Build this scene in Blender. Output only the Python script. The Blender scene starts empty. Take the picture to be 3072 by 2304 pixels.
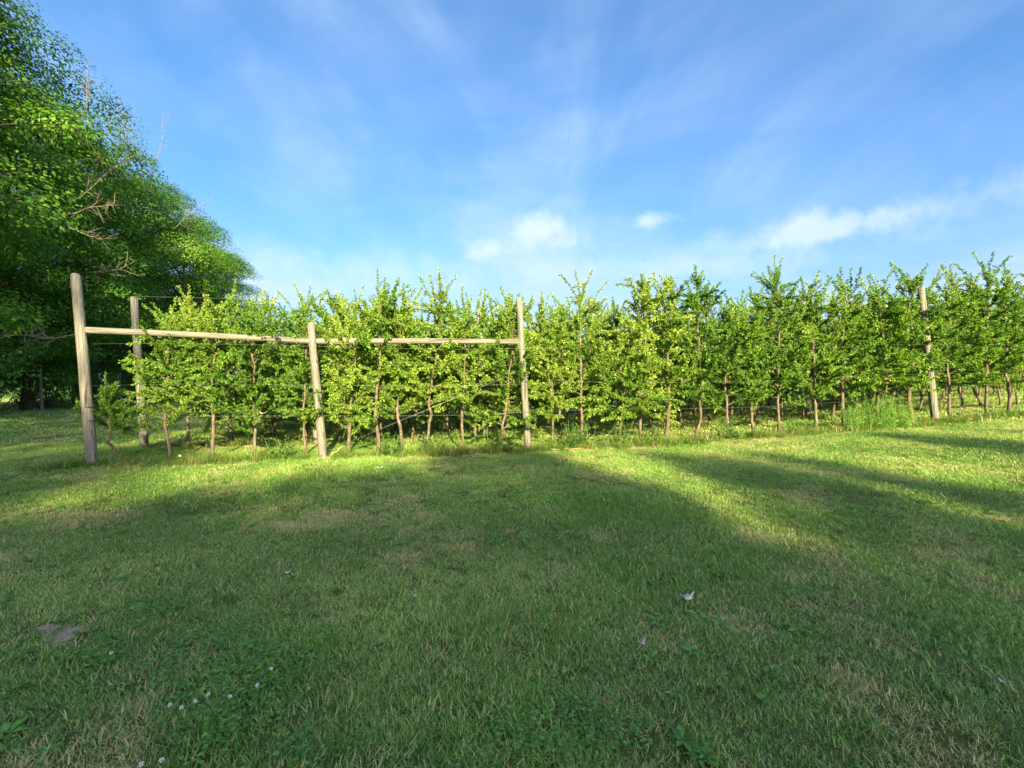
import bpy, math, random
import numpy as np
from mathutils import Vector
R = math.radians
SC = bpy.context.scene
COL = SC.collection

# ------------------------------------------------------------------ camera, sky, sun, exposure
CAMZ = 1.5
cam_d = bpy.data.cameras.new('camera'); cam_d.lens = 16.0; cam_d.sensor_width = 36.0
cam_d.clip_start = 0.05; cam_d.clip_end = 3000
cam = bpy.data.objects.new('camera', cam_d); COL.objects.link(cam)
cam.location = (0, 0, CAMZ); cam.rotation_euler = (R(90), 0, 0)
SC.camera = cam

SUN_EL, SUN_AZ = 20.0, -15.0          # elevation; light travels towards +Y turned SUN_AZ to +X
w = bpy.data.worlds.new('World'); SC.world = w; w.use_nodes = True
nt = w.node_tree; nt.nodes.clear()
def N(tree, typ, **kw):
    n = tree.nodes.new(typ)
    for k, v in kw.items(): setattr(n, k, v)
    return n
def mathn(tree, op, a, b=None, c=None):
    n = N(tree, 'ShaderNodeMath', operation=op)
    for i, s in enumerate((a, b, c)):
        if s is None: continue
        if isinstance(s, (int, float)): n.inputs[i].default_value = s
        else: tree.links.new(s, n.inputs[i])
    return n.outputs[0]
L = nt.links.new
sky = N(nt, 'ShaderNodeTexSky', sky_type='NISHITA')
sky.sun_disc = False; sky.sun_elevation = R(SUN_EL); sky.sun_rotation = R(180 + SUN_AZ)
sky.air_density = 0.6; sky.dust_density = 4.5; sky.ozone_density = 3.0
hs = N(nt, 'ShaderNodeHueSaturation'); hs.inputs['Hue'].default_value = 0.494; hs.inputs['Saturation'].default_value = 1.25; hs.inputs['Value'].default_value = 0.80
gm = N(nt, 'ShaderNodeGamma'); gm.inputs['Gamma'].default_value = 0.95
L(sky.outputs[0], gm.inputs['Color']); L(gm.outputs[0], hs.inputs['Color'])
tc = N(nt, 'ShaderNodeTexCoord')
sep = N(nt, 'ShaderNodeSeparateXYZ'); L(tc.outputs['Generated'], sep.inputs[0])
zz = mathn(nt, 'ADD', mathn(nt, 'MAXIMUM', sep.outputs['Z'], 0.0), 0.16)
px = mathn(nt, 'DIVIDE', sep.outputs['X'], zz); py = mathn(nt, 'DIVIDE', sep.outputs['Y'], zz)
cmb = N(nt, 'ShaderNodeCombineXYZ'); L(px, cmb.inputs[0]); L(py, cmb.inputs[1])
def cloud_noise(rot, scale, nscale, detail, lo, hi, dist=0.6, loc=(0, 0, 0)):
    mp = N(nt, 'ShaderNodeMapping'); mp.inputs['Rotation'].default_value = (0, 0, R(rot)); mp.inputs['Scale'].default_value = scale
    mp.inputs['Location'].default_value = loc
    L(cmb.outputs[0], mp.inputs['Vector'])
    nz = N(nt, 'ShaderNodeTexNoise'); nz.inputs['Scale'].default_value = nscale; nz.inputs['Detail'].default_value = detail
    nz.inputs['Roughness'].default_value = 0.55; nz.inputs['Distortion'].default_value = dist
    L(mp.outputs[0], nz.inputs['Vector'])
    mr = N(nt, 'ShaderNodeMapRange', interpolation_type='SMOOTHSTEP'); mr.inputs['From Min'].default_value = lo; mr.inputs['From Max'].default_value = hi
    L(nz.outputs['Fac'], mr.inputs['Value'])
    return mr.outputs[0]
c_big = cloud_noise(25, (0.8, 0.7, 1), 0.8, 5, 0.36, 0.66, 0.6, (0.65, 0.2, 0))
c_str = cloud_noise(-50, (1.5, 0.55, 1), 1.7, 10, 0.36, 0.78, 0.9, (2.9, 0.9, 0))
c_puf = cloud_noise(10, (0.5, 0.75, 1), 1.6, 9, 0.55, 0.70, 0.25, (3.1, 1.1, 0))
low = N(nt, 'ShaderNodeMapRange', interpolation_type='SMOOTHSTEP')          # more cloud low over the horizon
low.inputs['From Min'].default_value = 0.50; low.inputs['From Max'].default_value = 0.02
L(sep.outputs['Z'], low.inputs['Value'])
amt = mathn(nt, 'MULTIPLY', mathn(nt, 'ADD', mathn(nt, 'MULTIPLY', c_str, 0.48), 0.16), mathn(nt, 'ADD', mathn(nt, 'MULTIPLY', c_big, 0.85), 0.15))
amt = mathn(nt, 'ADD', amt, mathn(nt, 'MULTIPLY', mathn(nt, 'POWER', low.outputs[0], 1.7), 0.48))
amt = mathn(nt, 'ADD', amt, mathn(nt, 'MULTIPLY', mathn(nt, 'MULTIPLY', c_big, 0.40), mathn(nt, 'ADD', mathn(nt, 'MULTIPLY', low.outputs[0], 0.7), 0.3)))
amt = mathn(nt, 'ADD', amt, mathn(nt, 'MULTIPLY', mathn(nt, 'MULTIPLY', c_puf, 0.6), low.outputs[0]))
pn = N(nt, 'ShaderNodeTexNoise'); pn.inputs['Scale'].default_value = 16.0; pn.inputs['Detail'].default_value = 7; pn.inputs['Roughness'].default_value = 0.6
L(tc.outputs['Generated'], pn.inputs['Vector'])
puffs = None
for (pu, pv, rx, ry) in ((1620, 690, .075, .034), (2450, 690, .13, .030), (1950, 660, .06, .018), (1480, 745, .05, .03), (2250, 730, .16, .03), (3050, 560, .14, .03), (1150, 820, .22, .04), (2000, 800, .3, .035)):
    d_ = Vector(((pu - 1536) / 1365, 1.0, (1152 - pv) / 1365)).normalized()
    ax_ = mathn(nt, 'DIVIDE', mathn(nt, 'SUBTRACT', sep.outputs['X'], d_.x), rx); az_ = mathn(nt, 'DIVIDE', mathn(nt, 'SUBTRACT', sep.outputs['Z'], d_.z), ry)
    dd = mathn(nt, 'SQRT', mathn(nt, 'ADD', mathn(nt, 'MULTIPLY', ax_, ax_), mathn(nt, 'MULTIPLY', az_, az_)))
    dd = mathn(nt, 'ADD', dd, mathn(nt, 'MULTIPLY', mathn(nt, 'SUBTRACT', pn.outputs['Fac'], 0.5), 3.2))
    mr = N(nt, 'ShaderNodeMapRange', interpolation_type='SMOOTHSTEP'); mr.inputs['From Min'].default_value = 1.3; mr.inputs['From Max'].default_value = 0.0
    mr.inputs['To Max'].default_value = 0.5 if rx < .14 else 0.24
    L(dd, mr.inputs['Value']); one = mathn(nt, 'MULTIPLY', mr.outputs[0], mathn(nt, 'GREATER_THAN', sep.outputs['Y'], 0.0))
    puffs = one if puffs is None else mathn(nt, 'MAXIMUM', puffs, one)
amt = mathn(nt, 'MINIMUM', amt, 0.85)
mixc = N(nt, 'ShaderNodeMix', data_type='RGBA'); L(amt, mixc.inputs['Factor'])
L(hs.outputs[0], mixc.inputs['A']); mixc.inputs['B'].default_value = (1.28, 1.62, 2.15, 1)
mixp = N(nt, 'ShaderNodeMix', data_type='RGBA'); L(puffs, mixp.inputs['Factor']); L(mixc.outputs['Result'], mixp.inputs['A']); mixp.inputs['B'].default_value = (1.9, 2.05, 2.35, 1)
bg = N(nt, 'ShaderNodeBackground'); bg.inputs['Strength'].default_value = 0.15
L(mixp.outputs['Result'], bg.inputs['Color'])
wo = N(nt, 'ShaderNodeOutputWorld'); L(bg.outputs[0], wo.inputs['Surface'])

sun_d = bpy.data.lights.new('sun', 'SUN'); sun_d.energy = 4.8; sun_d.angle = R(0.7); sun_d.color = (1.0, 0.82, 0.42)
sun = bpy.data.objects.new('sun', sun_d); COL.objects.link(sun)
LIGHT = Vector((math.sin(R(SUN_AZ)) * math.cos(R(SUN_EL)), math.cos(R(SUN_AZ)) * math.cos(R(SUN_EL)), -math.sin(R(SUN_EL))))
sun.rotation_euler = LIGHT.to_track_quat('-Z', 'Y').to_euler(); sun.location = (-5, -30, 25)
vs = SC.view_settings; vs.view_transform = 'Standard'; vs.look = 'None'; vs.exposure = 1.95; vs.gamma = 1.0; vs.use_curve_mapping = False
SC.cycles.max_bounces = 4; SC.cycles.diffuse_bounces = 3; SC.cycles.glossy_bounces = 1; SC.cycles.transmission_bounces = 3
SC.cycles.transparent_max_bounces = 4; SC.cycles.caustics_reflective = False; SC.cycles.caustics_refractive = False

# ------------------------------------------------------------------ helpers
rng = np.random.default_rng(11)
def nrm(v): return v / np.maximum(np.linalg.norm(v, axis=-1, keepdims=True), 1e-9)
def vhash(ix, iy, s):
    h = (ix.astype(np.int64) * 374761393 + iy.astype(np.int64) * 668265263 + s * 974634777) & 0xffffffff
    h = ((h ^ (h >> 13)) * 1274126177) & 0xffffffff
    return ((h ^ (h >> 16)) & 0xffff) / 65535.0
def vnoise(x, y, s=0):
    x = np.asarray(x, float); y = np.asarray(y, float)
    ix, iy = np.floor(x), np.floor(y); fx, fy = x - ix, y - iy
    fx = fx * fx * (3 - 2 * fx); fy = fy * fy * (3 - 2 * fy)
    a = vhash(ix, iy, s); b = vhash(ix + 1, iy, s); c = vhash(ix, iy + 1, s); d = vhash(ix + 1, iy + 1, s)
    return (a * (1 - fx) + b * fx) * (1 - fy) + (c * (1 - fx) + d * fx) * fy
def fbm(x, y, s=0, o=4):
    t = 0; a = 0.5; n = 0
    for k in range(o):
        t = t + a * vnoise(x * 2 ** k + 17 * k, y * 2 ** k - 9 * k, s + k); n += a; a *= 0.5
    return t / n
def sstep(a, b, x):
    t = np.clip((np.asarray(x, float) - a) / (b - a), 0, 1); return t * t * (3 - 2 * t)
def gz(x, y):                       # height of the ground: level at the camera, rising to the right by the orchard
    x = np.asarray(x, float); y = np.asarray(y, float)
    sp = 2.0 * np.log1p(np.exp(np.clip(x / 2.0, -30, 30)))
    rise = 0.046 * np.minimum(sp, 24 + 0 * sp) * sstep(2.0, 9.5, y) * (1 - sstep(45, 120, y))
    und = (fbm(x * 0.22 + 5, y * 0.22, 31, 2) - 0.5) * 0.16 * sstep(3, 7, y) + (fbm(x * 0.9, y * 0.9, 41, 2) - 0.5) * 0.05
    return rise + und * (1 - sstep(60, 140, np.hypot(x, y)))
def g1(x, y): return float(gz(np.array([x]), np.array([y]))[0])
F = 1365.0
def ray(u, Y):                      # lateral position of photo column u at depth Y
    return (u - 1536.0) / F * Y

def mesh_np(name, V, T, attrs=None, mat=None, smooth=False, quads=None):
    me = bpy.data.meshes.new(name)
    V = np.asarray(V, np.float32); T = np.asarray(T, np.int32).reshape(-1, 3)
    Q = np.asarray(quads, np.int32).reshape(-1, 4) if quads is not None else np.zeros((0, 4), np.int32)
    me.vertices.add(len(V)); me.vertices.foreach_set('co', V.ravel())
    nl = T.size + Q.size; me.loops.add(nl)
    me.loops.foreach_set('vertex_index', np.concatenate([T.ravel(), Q.ravel()]))
    npoly = len(T) + len(Q); me.polygons.add(npoly)
    starts = np.concatenate([np.arange(len(T)) * 3, len(T) * 3 + np.arange(len(Q)) * 4]).astype(np.int32)
    me.polygons.foreach_set('loop_start', starts)
    if smooth: me.polygons.foreach_set('use_smooth', np.ones(npoly, bool))
    me.update(calc_edges=True)
    for k, a in (attrs or {}).items():
        at = me.attributes.new(k, 'FLOAT', 'POINT'); at.data.foreach_set('value', np.asarray(a, np.float32))
    if mat: me.materials.append(mat)
    return me
def obj(name, me, parent=None):
    o = bpy.data.objects.new(name, me); COL.objects.link(o)
    if parent is not None: o.parent = parent
    return o
def tag(o, label=None, cat=None, group=None, kind=None):
    if label: o['label'] = label
    if cat: o['category'] = cat
    if group: o['group'] = group
    if kind: o['kind'] = kind
    return o
def empty(name, loc, rz=0.0):
    o = bpy.data.objects.new(name, None); COL.objects.link(o); o.location = loc; o.rotation_euler = (0, 0, rz)
    o.empty_display_size = 0.2
    return o

class Tubes:
    def __init__(s): s.V = []; s.Q = []; s.T = []; s.n = 0
    def add(s, P, rad, sides=6, cap=True, rough=0.0, seed=0):
        P = np.asarray(P, float); rad = np.broadcast_to(np.asarray(rad, float), (len(P),))
        tan = nrm(np.gradient(P, axis=0))
        ref = np.array([0, 0, 1.0]) if abs(tan[0, 2]) < 0.9 else np.array([1.0, 0, 0])
        a = nrm(np.cross(tan, ref)); b = np.cross(tan, a)
        th = np.arange(sides) * 2 * math.pi / sides
        rr = rad[:, None] * np.ones(sides)[None]
        if rough:
            q = np.random.default_rng(seed); rr = rr * (1 + rough * (q.random(rr.shape) - 0.5))
        ring = P[:, None, :] + rr[..., None] * (np.cos(th)[None, :, None] * a[:, None, :] + np.sin(th)[None, :, None] * b[:, None, :])
        m = len(P); s.V.append(ring.reshape(-1, 3)); k = s.n
        i = np.arange(m - 1)[:, None] * sides + np.arange(sides)[None]
        j = np.arange(m - 1)[:, None] * sides + (np.arange(sides)[None] + 1) % sides
        s.Q.append(np.stack([i, j, j + sides, i + sides], -1).reshape(-1, 4) + k); s.n += m * sides
        if cap:
            for e, fl in ((0, 1), (m - 1, 0)):
                s.V.append(P[e][None]); c = s.n; s.n += 1
                r0 = k + e * sides + np.arange(sides); r1 = k + e * sides + (np.arange(sides) + 1) % sides
                t = np.stack([np.full(sides, c), r1 if fl else r0, r0 if fl else r1], -1); s.T.append(t)
    def mesh(s, name, mat, smooth=True):
        T = np.concatenate(s.T) if s.T else np.zeros((0, 3), int)
        return mesh_np(name, np.concatenate(s.V), T, None, mat, smooth, np.concatenate(s.Q))

def leaves_mesh(name, P, D, Nn, Ln, Wd, rnd, mat, droop=0.25, fold=0.25, simple=False):
    """P centre of the leaf's base, D axis, Nn normal; each leaf folded along its rib and drooping."""
    D = nrm(D); S = nrm(np.cross(D, Nn)); U = np.cross(S, D)
    Ln = Ln[:, None]; Wd = Wd[:, None]; n = len(P)
    dz = np.array([0, 0, -1.0])
    b = P; t = P + D * Ln + dz * Ln * droop
    mid = P + D * Ln * 0.5 + dz * Ln * droop * 0.25 - U * Wd * fold * 0.6
    l = P + D * Ln * 0.46 + S * Wd * 0.5 + U * Wd * fold * 0.5 + dz * Ln * droop * 0.2
    r = P + D * Ln * 0.46 - S * Wd * 0.5 + U * Wd * fold * 0.5 + dz * Ln * droop * 0.2
    i = np.arange(n)
    if simple:
        V = np.stack([b, l, r, t], 1).reshape(-1, 3); k = 4
        T = np.stack([np.stack([i * 4, i * 4 + 2, i * 4 + 1], -1), np.stack([i * 4 + 1, i * 4 + 2, i * 4 + 3], -1)], 1)
    else:
        V = np.stack([b, mid, l, r, t], 1).reshape(-1, 3); k = 5
        T = np.stack([np.stack([i * 5, i * 5 + 1, i * 5 + 2], -1), np.stack([i * 5, i * 5 + 3, i * 5 + 1], -1),
                      np.stack([i * 5 + 2, i * 5 + 1, i * 5 + 4], -1), np.stack([i * 5 + 1, i * 5 + 3, i * 5 + 4], -1)], 1)
    return mesh_np(name, V, T.reshape(-1, 3), {'rnd': np.repeat(rnd, k)}, mat)

# ------------------------------------------------------------------ materials
def newmat(name):
    m = bpy.data.materials.new(name); m.use_nodes = True; t = m.node_tree; t.nodes.clear()
    out = N(t, 'ShaderNodeOutputMaterial'); return m, t, out
def ramp(t, fac, stops):
    r = N(t, 'ShaderNodeValToRGB'); cr = r.color_ramp
    while len(cr.elements) < len(stops): cr.elements.new(0.5)
    for e, (p, c) in zip(cr.elements, stops): e.position = p; e.color = (*c, 1)
    if fac is not None: t.links.new(fac, r.inputs[0])
    return r.outputs[0]
def noise(t, scale, detail=4, vec=None, rough=0.55, dist=0.0):
    n = N(t, 'ShaderNodeTexNoise'); n.inputs['Scale'].default_value = scale; n.inputs['Detail'].default_value = detail
    n.inputs['Roughness'].default_value = rough; n.inputs['Distortion'].default_value = dist
    if vec is not None: t.links.new(vec, n.inputs['Vector'])
    return n.outputs['Fac']
def mixrgb(t, fac, a, b, mode='MIX'):
    m = N(t, 'ShaderNodeMix', data_type='RGBA', blend_type=mode)
    for s, v in (('Factor', fac), ('A', a), ('B', b)):
        if isinstance(v, (int, float)): m.inputs[s].default_value = v
        elif isinstance(v, tuple): m.inputs[s].default_value = (*v, 1)
        else: t.links.new(v, m.inputs[s])
    return m.outputs['Result']
def leaf_mat(name, stops, trans=0.38, rough=0.42, spec=0.4, tcol=(1.25, 1.2, 0.45), var=0.5):
    m, t, out = newmat(name)
    at = N(t, 'ShaderNodeAttribute', attribute_name='rnd')
    oi = N(t, 'ShaderNodeObjectInfo')
    f = mathn(t, 'ADD', at.outputs['Fac'], mathn(t, 'MULTIPLY', mathn(t, 'SUBTRACT', oi.outputs['Random'], 0.5), var * 0.5))
    geo = N(t, 'ShaderNodeNewGeometry')
    f = mathn(t, 'ADD', f, mathn(t, 'MULTIPLY', mathn(t, 'SUBTRACT', noise(t, 0.9, 3, geo.outputs['Position']), 0.5), 0.9))
    col = ramp(t, f, stops)
    p = N(t, 'ShaderNodeBsdfPrincipled'); t.links.new(col, p.inputs['Base Color'])
    p.inputs['Roughness'].default_value = rough; p.inputs['Specular IOR Level'].default_value = spec
    tr = N(t, 'ShaderNodeBsdfTranslucent'); t.links.new(mixrgb(t, 1.0, col, tcol, 'MULTIPLY'), tr.inputs['Color'])
    mx = N(t, 'ShaderNodeMixShader'); mx.inputs[0].default_value = trans
    t.links.new(p.outputs[0], mx.inputs[1]); t.links.new(tr.outputs[0], mx.inputs[2]); t.links.new(mx.outputs[0], out.inputs[0])
    return m
M = {}
M['apple'] = leaf_mat('apple_leaf', [(0.0, (0.045, 0.135, 0.018)), (0.4, (0.11, 0.255, 0.028)), (0.75, (0.22, 0.37, 0.045)), (1.0, (0.37, 0.47, 0.09))], 0.42, var=1.0)
M['maple'] = leaf_mat('maple_leaf', [(0.0, (0.04, 0.12, 0.016)), (0.5, (0.075, 0.20, 0.022)), (0.85, (0.14, 0.29, 0.03)), (1.0, (0.26, 0.38, 0.045))], 0.42, 0.6, 0.25)
M['weed'] = leaf_mat('weed_leaf', [(0.0, (0.03, 0.09, 0.015)), (0.5, (0.06, 0.16, 0.02)), (1.0, (0.12, 0.25, 0.03))], 0.4)
M['goldenrod'] = leaf_mat('goldenrod_leaf', [(0.0, (0.13, 0.32, 0.03)), (0.5, (0.2, 0.44, 0.04)), (1.0, (0.3, 0.54, 0.06))], 0.42)
M['clover'] = leaf_mat('clover_leaf', [(0.0, (0.07, 0.20, 0.03)), (0.5, (0.12, 0.30, 0.048)), (1.0, (0.20, 0.40, 0.08))], 0.3, 0.45)

def grass_mat(name, green, straw, drygain=1.0):
    m, t, out = newmat(name)
    rn = N(t, 'ShaderNodeAttribute', attribute_name='rnd')
    dr = N(t, 'ShaderNodeAttribute', attribute_name='dry', attribute_type='INSTANCER')
    gn = N(t, 'ShaderNodeAttribute', attribute_name='tone', attribute_type='INSTANCER')
    hh = N(t, 'ShaderNodeAttribute', attribute_name='hgt')
    f = mathn(t, 'ADD', mathn(t, 'MULTIPLY', mathn(t, 'FRACT', mathn(t, 'MULTIPLY', rn.outputs['Fac'], 7.31)), 0.7), mathn(t, 'MULTIPLY', gn.outputs['Fac'], 0.3))
    col = ramp(t, f, green)
    isdry = mathn(t, 'LESS_THAN', rn.outputs['Fac'], mathn(t, 'MULTIPLY', dr.outputs['Fac'], drygain))
    col = mixrgb(t, mathn(t, 'MULTIPLY', isdry, 0.85), col, straw)
    p = N(t, 'ShaderNodeBsdfPrincipled'); t.links.new(col, p.inputs['Base Color']); p.inputs['Roughness'].default_value = 0.38
    p.inputs['Specular IOR Level'].default_value = 0.5
    tr = N(t, 'ShaderNodeBsdfTranslucent'); t.links.new(mixrgb(t, 1.0, col, (1.25, 1.15, 0.5), 'MULTIPLY'), tr.inputs['Color'])
    mx = N(t, 'ShaderNodeMixShader'); mx.inputs[0].default_value = 0.35
    t.links.new(p.outputs[0], mx.inputs[1]); t.links.new(tr.outputs[0], mx.inputs[2]); t.links.new(mx.outputs[0], out.inputs[0])
    return m
G = [(0.0, (0.065, 0.185, 0.036)), (0.5, (0.165, 0.345, 0.058)), (0.8, (0.31, 0.49, 0.11)), (1.0, (0.52, 0.62, 0.22))]
M['lawn'] = grass_mat('lawn_blade', G, (0.62, 0.54, 0.30))
M['tall'] = grass_mat('tall_grass_blade', [(0.0, (0.05, 0.13, 0.02)), (0.5, (0.10, 0.22, 0.03)), (1.0, (0.2, 0.31, 0.05))], (0.42, 0.33, 0.15))

def ground_mat():
    m, t, out = newmat('lawn_soil')
    geo = N(t, 'ShaderNodeNewGeometry'); pos = geo.outputs['Position']
    d = N(t, 'ShaderNodeAttribute', attribute_name='dirt')
    far = N(t, 'ShaderNodeAttribute', attribute_name='far')
    thatch = ramp(t, noise(t, 9.0, 6, pos, 0.7), [(0.3, (0.06, 0.08, 0.022)), (0.55, (0.10, 0.12, 0.035)), (0.75, (0.2, 0.17, 0.08))])
    green = ramp(t, noise(t, 1.3, 6, pos, 0.65), [(0.3, (0.05, 0.12, 0.02)), (0.6, (0.085, 0.17, 0.03)), (0.85, (0.15, 0.2, 0.05))])
    soil = ramp(t, noise(t, 14.0, 8, pos, 0.7), [(0.3, (0.24, 0.17, 0.12)), (0.55, (0.42, 0.32, 0.24)), (0.8, (0.56, 0.46, 0.36))])
    c = mixrgb(t, far.outputs['Fac'], thatch, green); dm = N(t, 'ShaderNodeMapRange'); dm.inputs['From Min'].default_value = 0.42; dm.inputs['From Max'].default_value = 0.62; t.links.new(mathn(t, 'ADD', d.outputs['Fac'], mathn(t, 'MULTIPLY', mathn(t, 'SUBTRACT', noise(t, 11.0, 6, pos, 0.65), 0.5), 1.1)), dm.inputs['Value']); c = mixrgb(t, dm.outputs[0], c, soil)
    p = N(t, 'ShaderNodeBsdfPrincipled'); t.links.new(c, p.inputs['Base Color']); p.inputs['Roughness'].default_value = 0.95
    p.inputs['Specular IOR Level'].default_value = 0.1
    b = N(t, 'ShaderNodeBump'); b.inputs['Strength'].default_value = 0.8; b.inputs['Distance'].default_value = 0.03
    t.links.new(noise(t, 22.0, 8, pos, 0.7), b.inputs['Height']); t.links.new(b.outputs[0], p.inputs['Normal'])
    t.links.new(p.outputs[0], out.inputs[0]); return m
M['ground'] = ground_mat()
def wood_mat(name, a, b, c, axis=2, bump=0.5):
    m, t, out = newmat(name)
    tc = N(t, 'ShaderNodeTexCoord'); mp = N(t, 'ShaderNodeMapping')
    s = [14.0, 14.0, 14.0]; s[axis] = 0.9; mp.inputs['Scale'].default_value = s; t.links.new(tc.outputs['Object'], mp.inputs['Vector'])
    oi = N(t, 'ShaderNodeObjectInfo'); ad = N(t, 'ShaderNodeVectorMath', operation='ADD')
    t.links.new(mp.outputs[0], ad.inputs[0]); t.links.new(oi.outputs['Location'], ad.inputs[1])
    g = noise(t, 2.2, 8, ad.outputs[0], 0.65, 0.3); g2 = noise(t, 1.6, 4, tc.outputs['Object'], 0.6)
    col = ramp(t, g, [(0.28, a), (0.5, b), (0.72, c)])
    col = mixrgb(t, 0.55, col, ramp(t, g2, [(0.3, (0.55, 0.56, 0.55)), (0.7, (1.0, 0.98, 0.92))]), 'MULTIPLY')
    mp2 = N(t, 'ShaderNodeMapping'); s2 = [22.0] * 3; s2[axis] = 0.55; mp2.inputs['Scale'].default_value = s2; t.links.new(tc.outputs['Object'], mp2.inputs['Vector'])
    crack = N(t, 'ShaderNodeMapRange'); crack.inputs['From Min'].default_value = 0.61; crack.inputs['From Max'].default_value = 0.67
    t.links.new(noise(t, 1.0, 3, mp2.outputs[0], 0.5, 0.2), crack.inputs['Value'])
    col = mixrgb(t, mathn(t, 'MULTIPLY', crack.outputs[0], 0.9), col, (0.06, 0.05, 0.04))
    p = N(t, 'ShaderNodeBsdfPrincipled'); t.links.new(col, p.inputs['Base Color']); p.inputs['Roughness'].default_value = 0.85
    p.inputs['Specular IOR Level'].default_value = 0.15
    bm = N(t, 'ShaderNodeBump'); bm.inputs['Strength'].default_value = 0.9; bm.inputs['Distance'].default_value = 0.02
    t.links.new(mathn(t, 'SUBTRACT', g, crack.outputs[0]), bm.inputs['Height']); t.links.new(bm.outputs[0], p.inputs['Normal'])
    t.links.new(p.outputs[0], out.inputs[0]); return m
M['post'] = wood_mat('weathered_post', (0.09, 0.088, 0.084), (0.20, 0.195, 0.183), (0.32, 0.314, 0.295))
M['rail'] = wood_mat('weathered_rail', (0.10, 0.094, 0.086), (0.21, 0.20, 0.183), (0.33, 0.318, 0.29), axis=0)
def bark_mat(name, a, b, c, sc=18.0):
    m, t, out = newmat(name)
    tc = N(t, 'ShaderNodeTexCoord'); mp = N(t, 'ShaderNodeMapping'); mp.inputs['Scale'].default_value = (1, 1, 0.35)
    t.links.new(tc.outputs['Object'], mp.inputs['Vector'])
    g = noise(t, sc, 7, mp.outputs[0], 0.65, 0.5)
    p = N(t, 'ShaderNodeBsdfPrincipled'); t.links.new(ramp(t, g, [(0.3, a), (0.5, b), (0.72, c)]), p.inputs['Base Color'])
    p.inputs['Roughness'].default_value = 0.85; p.inputs['Specular IOR Level'].default_value = 0.15
    bm = N(t, 'ShaderNodeBump'); bm.inputs['Strength'].default_value = 0.6; bm.inputs['Distance'].default_value = 0.008
    t.links.new(g, bm.inputs['Height']); t.links.new(bm.outputs[0], p.inputs['Normal'])
    t.links.new(p.outputs[0], out.inputs[0]); return m
M['abark'] = bark_mat('apple_bark', (0.05, 0.042, 0.034), (0.13, 0.105, 0.082), (0.26, 0.215, 0.17))
M['mbark'] = bark_mat('forest_bark', (0.05, 0.042, 0.034), (0.11, 0.095, 0.075), (0.2, 0.18, 0.145), 6.0)
M['dead'] = bark_mat('dead_wood', (0.09, 0.08, 0.07), (0.17, 0.15, 0.13), (0.26, 0.23, 0.2), 10.0)
def plain(name, c, rough=0.6, metal=0.0):
    m, t, out = newmat(name); p = N(t, 'ShaderNodeBsdfPrincipled')
    geo = N(t, 'ShaderNodeNewGeometry')
    col = mixrgb(t, noise(t, 60.0, 4, geo.outputs['Position']), tuple(v * 0.75 for v in c), tuple(min(v * 1.2, 0.9) for v in c))
    t.links.new(col, p.inputs['Base Color']); p.inputs['Roughness'].default_value = rough; p.inputs['Metallic'].default_value = metal
    t.links.new(p.outputs[0], out.inputs[0]); return m
M['wire'] = plain('galvanised_wire', (0.33, 0.33, 0.32), 0.5, 0.6)
M['rustwire'] = plain('rusty_wire', (0.10, 0.075, 0.055), 0.7, 0.4)
M['dryleaf'] = plain('bleached_leaf', (0.55, 0.53, 0.46), 0.7)
M['tanleaf'] = plain('tan_leaf', (0.42, 0.34, 0.22), 0.75)
M['petal'] = plain('clover_petal', (0.75, 0.75, 0.68), 0.7)
M['stem'] = plain('weed_stem', (0.10, 0.19, 0.05), 0.6)
M['straw'] = plain('straw_stick', (0.48, 0.38, 0.22), 0.7)

# ------------------------------------------------------------------ ground
def pix(u, v, z=0.0):
    Y = F * (CAMZ - z) / (v - 1152.0); return ray(u, Y), Y
DIRT = []
for (u, v, du, dv) in [(90, 1885, 60, 18), (190, 1905, 70, 28), (130, 1915, 110, 14), (20, 2290, 40, 22), (250, 2215, 90, 16), (2280, 1690, 90, 14), (2100, 1600, 120, 14),
                       (170, 1318, 150, 12), (330, 1278, 120, 6), (2010, 1425, 60, 6), (2440, 1412, 60, 6), (1480, 2200, 30, 12), (1190, 1500, 200, 6), (1100, 2010, 70, 14)]:
    x, y = pix(u, v); x2, y2 = pix(u + du, v); x3, y3 = pix(u, v + dv)
    DIRT.append((x, y, abs(x2 - x) * 1.15, max(abs(y - y3) * 1.8, .08)))
DSTR = [.6, .68, 0.5, 0.3, 0.25, 0.3, 0.2, 0.5, 0.5, 0.3, 0.25, 0.2, 0.15, 0.2]
def dirt_at(x, y):
    t = np.zeros_like(x)
    wob = (fbm(x * 5.3, y * 5.3, 71, 4) - 0.5) * 2.6
    for (cx, cy, rx, ry), s in zip(DIRT, DSTR):
        d = np.hypot((x - cx) / rx, (y - cy) / ry) + wob
        t = np.maximum(t, s * (1 - sstep(0.3, 1.35, d)))
    return t
def axis(a, steps):
    o = [a]
    for end, st in steps:
        while o[-1] < end - 1e-6: o.append(o[-1] + st)
    return np.array(o)
ys = axis(-1200, [(-200, 100), (-60, 20), (0, 4), (1, 0.25), (7, 0.09), (14, 0.2), (40, 0.6), (100, 6), (200, 20), (1400, 100)])
xs_r = axis(0, [(7, 0.11), (14, 0.25), (40, 0.8), (100, 6), (200, 20), (1400, 100)])
xs = np.concatenate([-xs_r[:0:-1], xs_r])
XX, YY = np.meshgrid(xs, ys); ZZ = gz(XX, YY)
ny, nx = XX.shape
idx = np.arange(ny * nx).reshape(ny, nx)
Q = np.stack([idx[:-1, :-1], idx[:-1, 1:], idx[1:, 1:], idx[1:, :-1]], -1).reshape(-1, 4)
dirtv = dirt_at(XX.ravel(), YY.ravel())
gme = mesh_np('ground', np.stack([XX, YY, ZZ], -1).reshape(-1, 3), np.zeros((0, 3), int),
              {'dirt': dirtv, 'far': sstep(14, 30, np.hypot(XX, YY)).ravel()}, M['ground'], True, Q)
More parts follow.
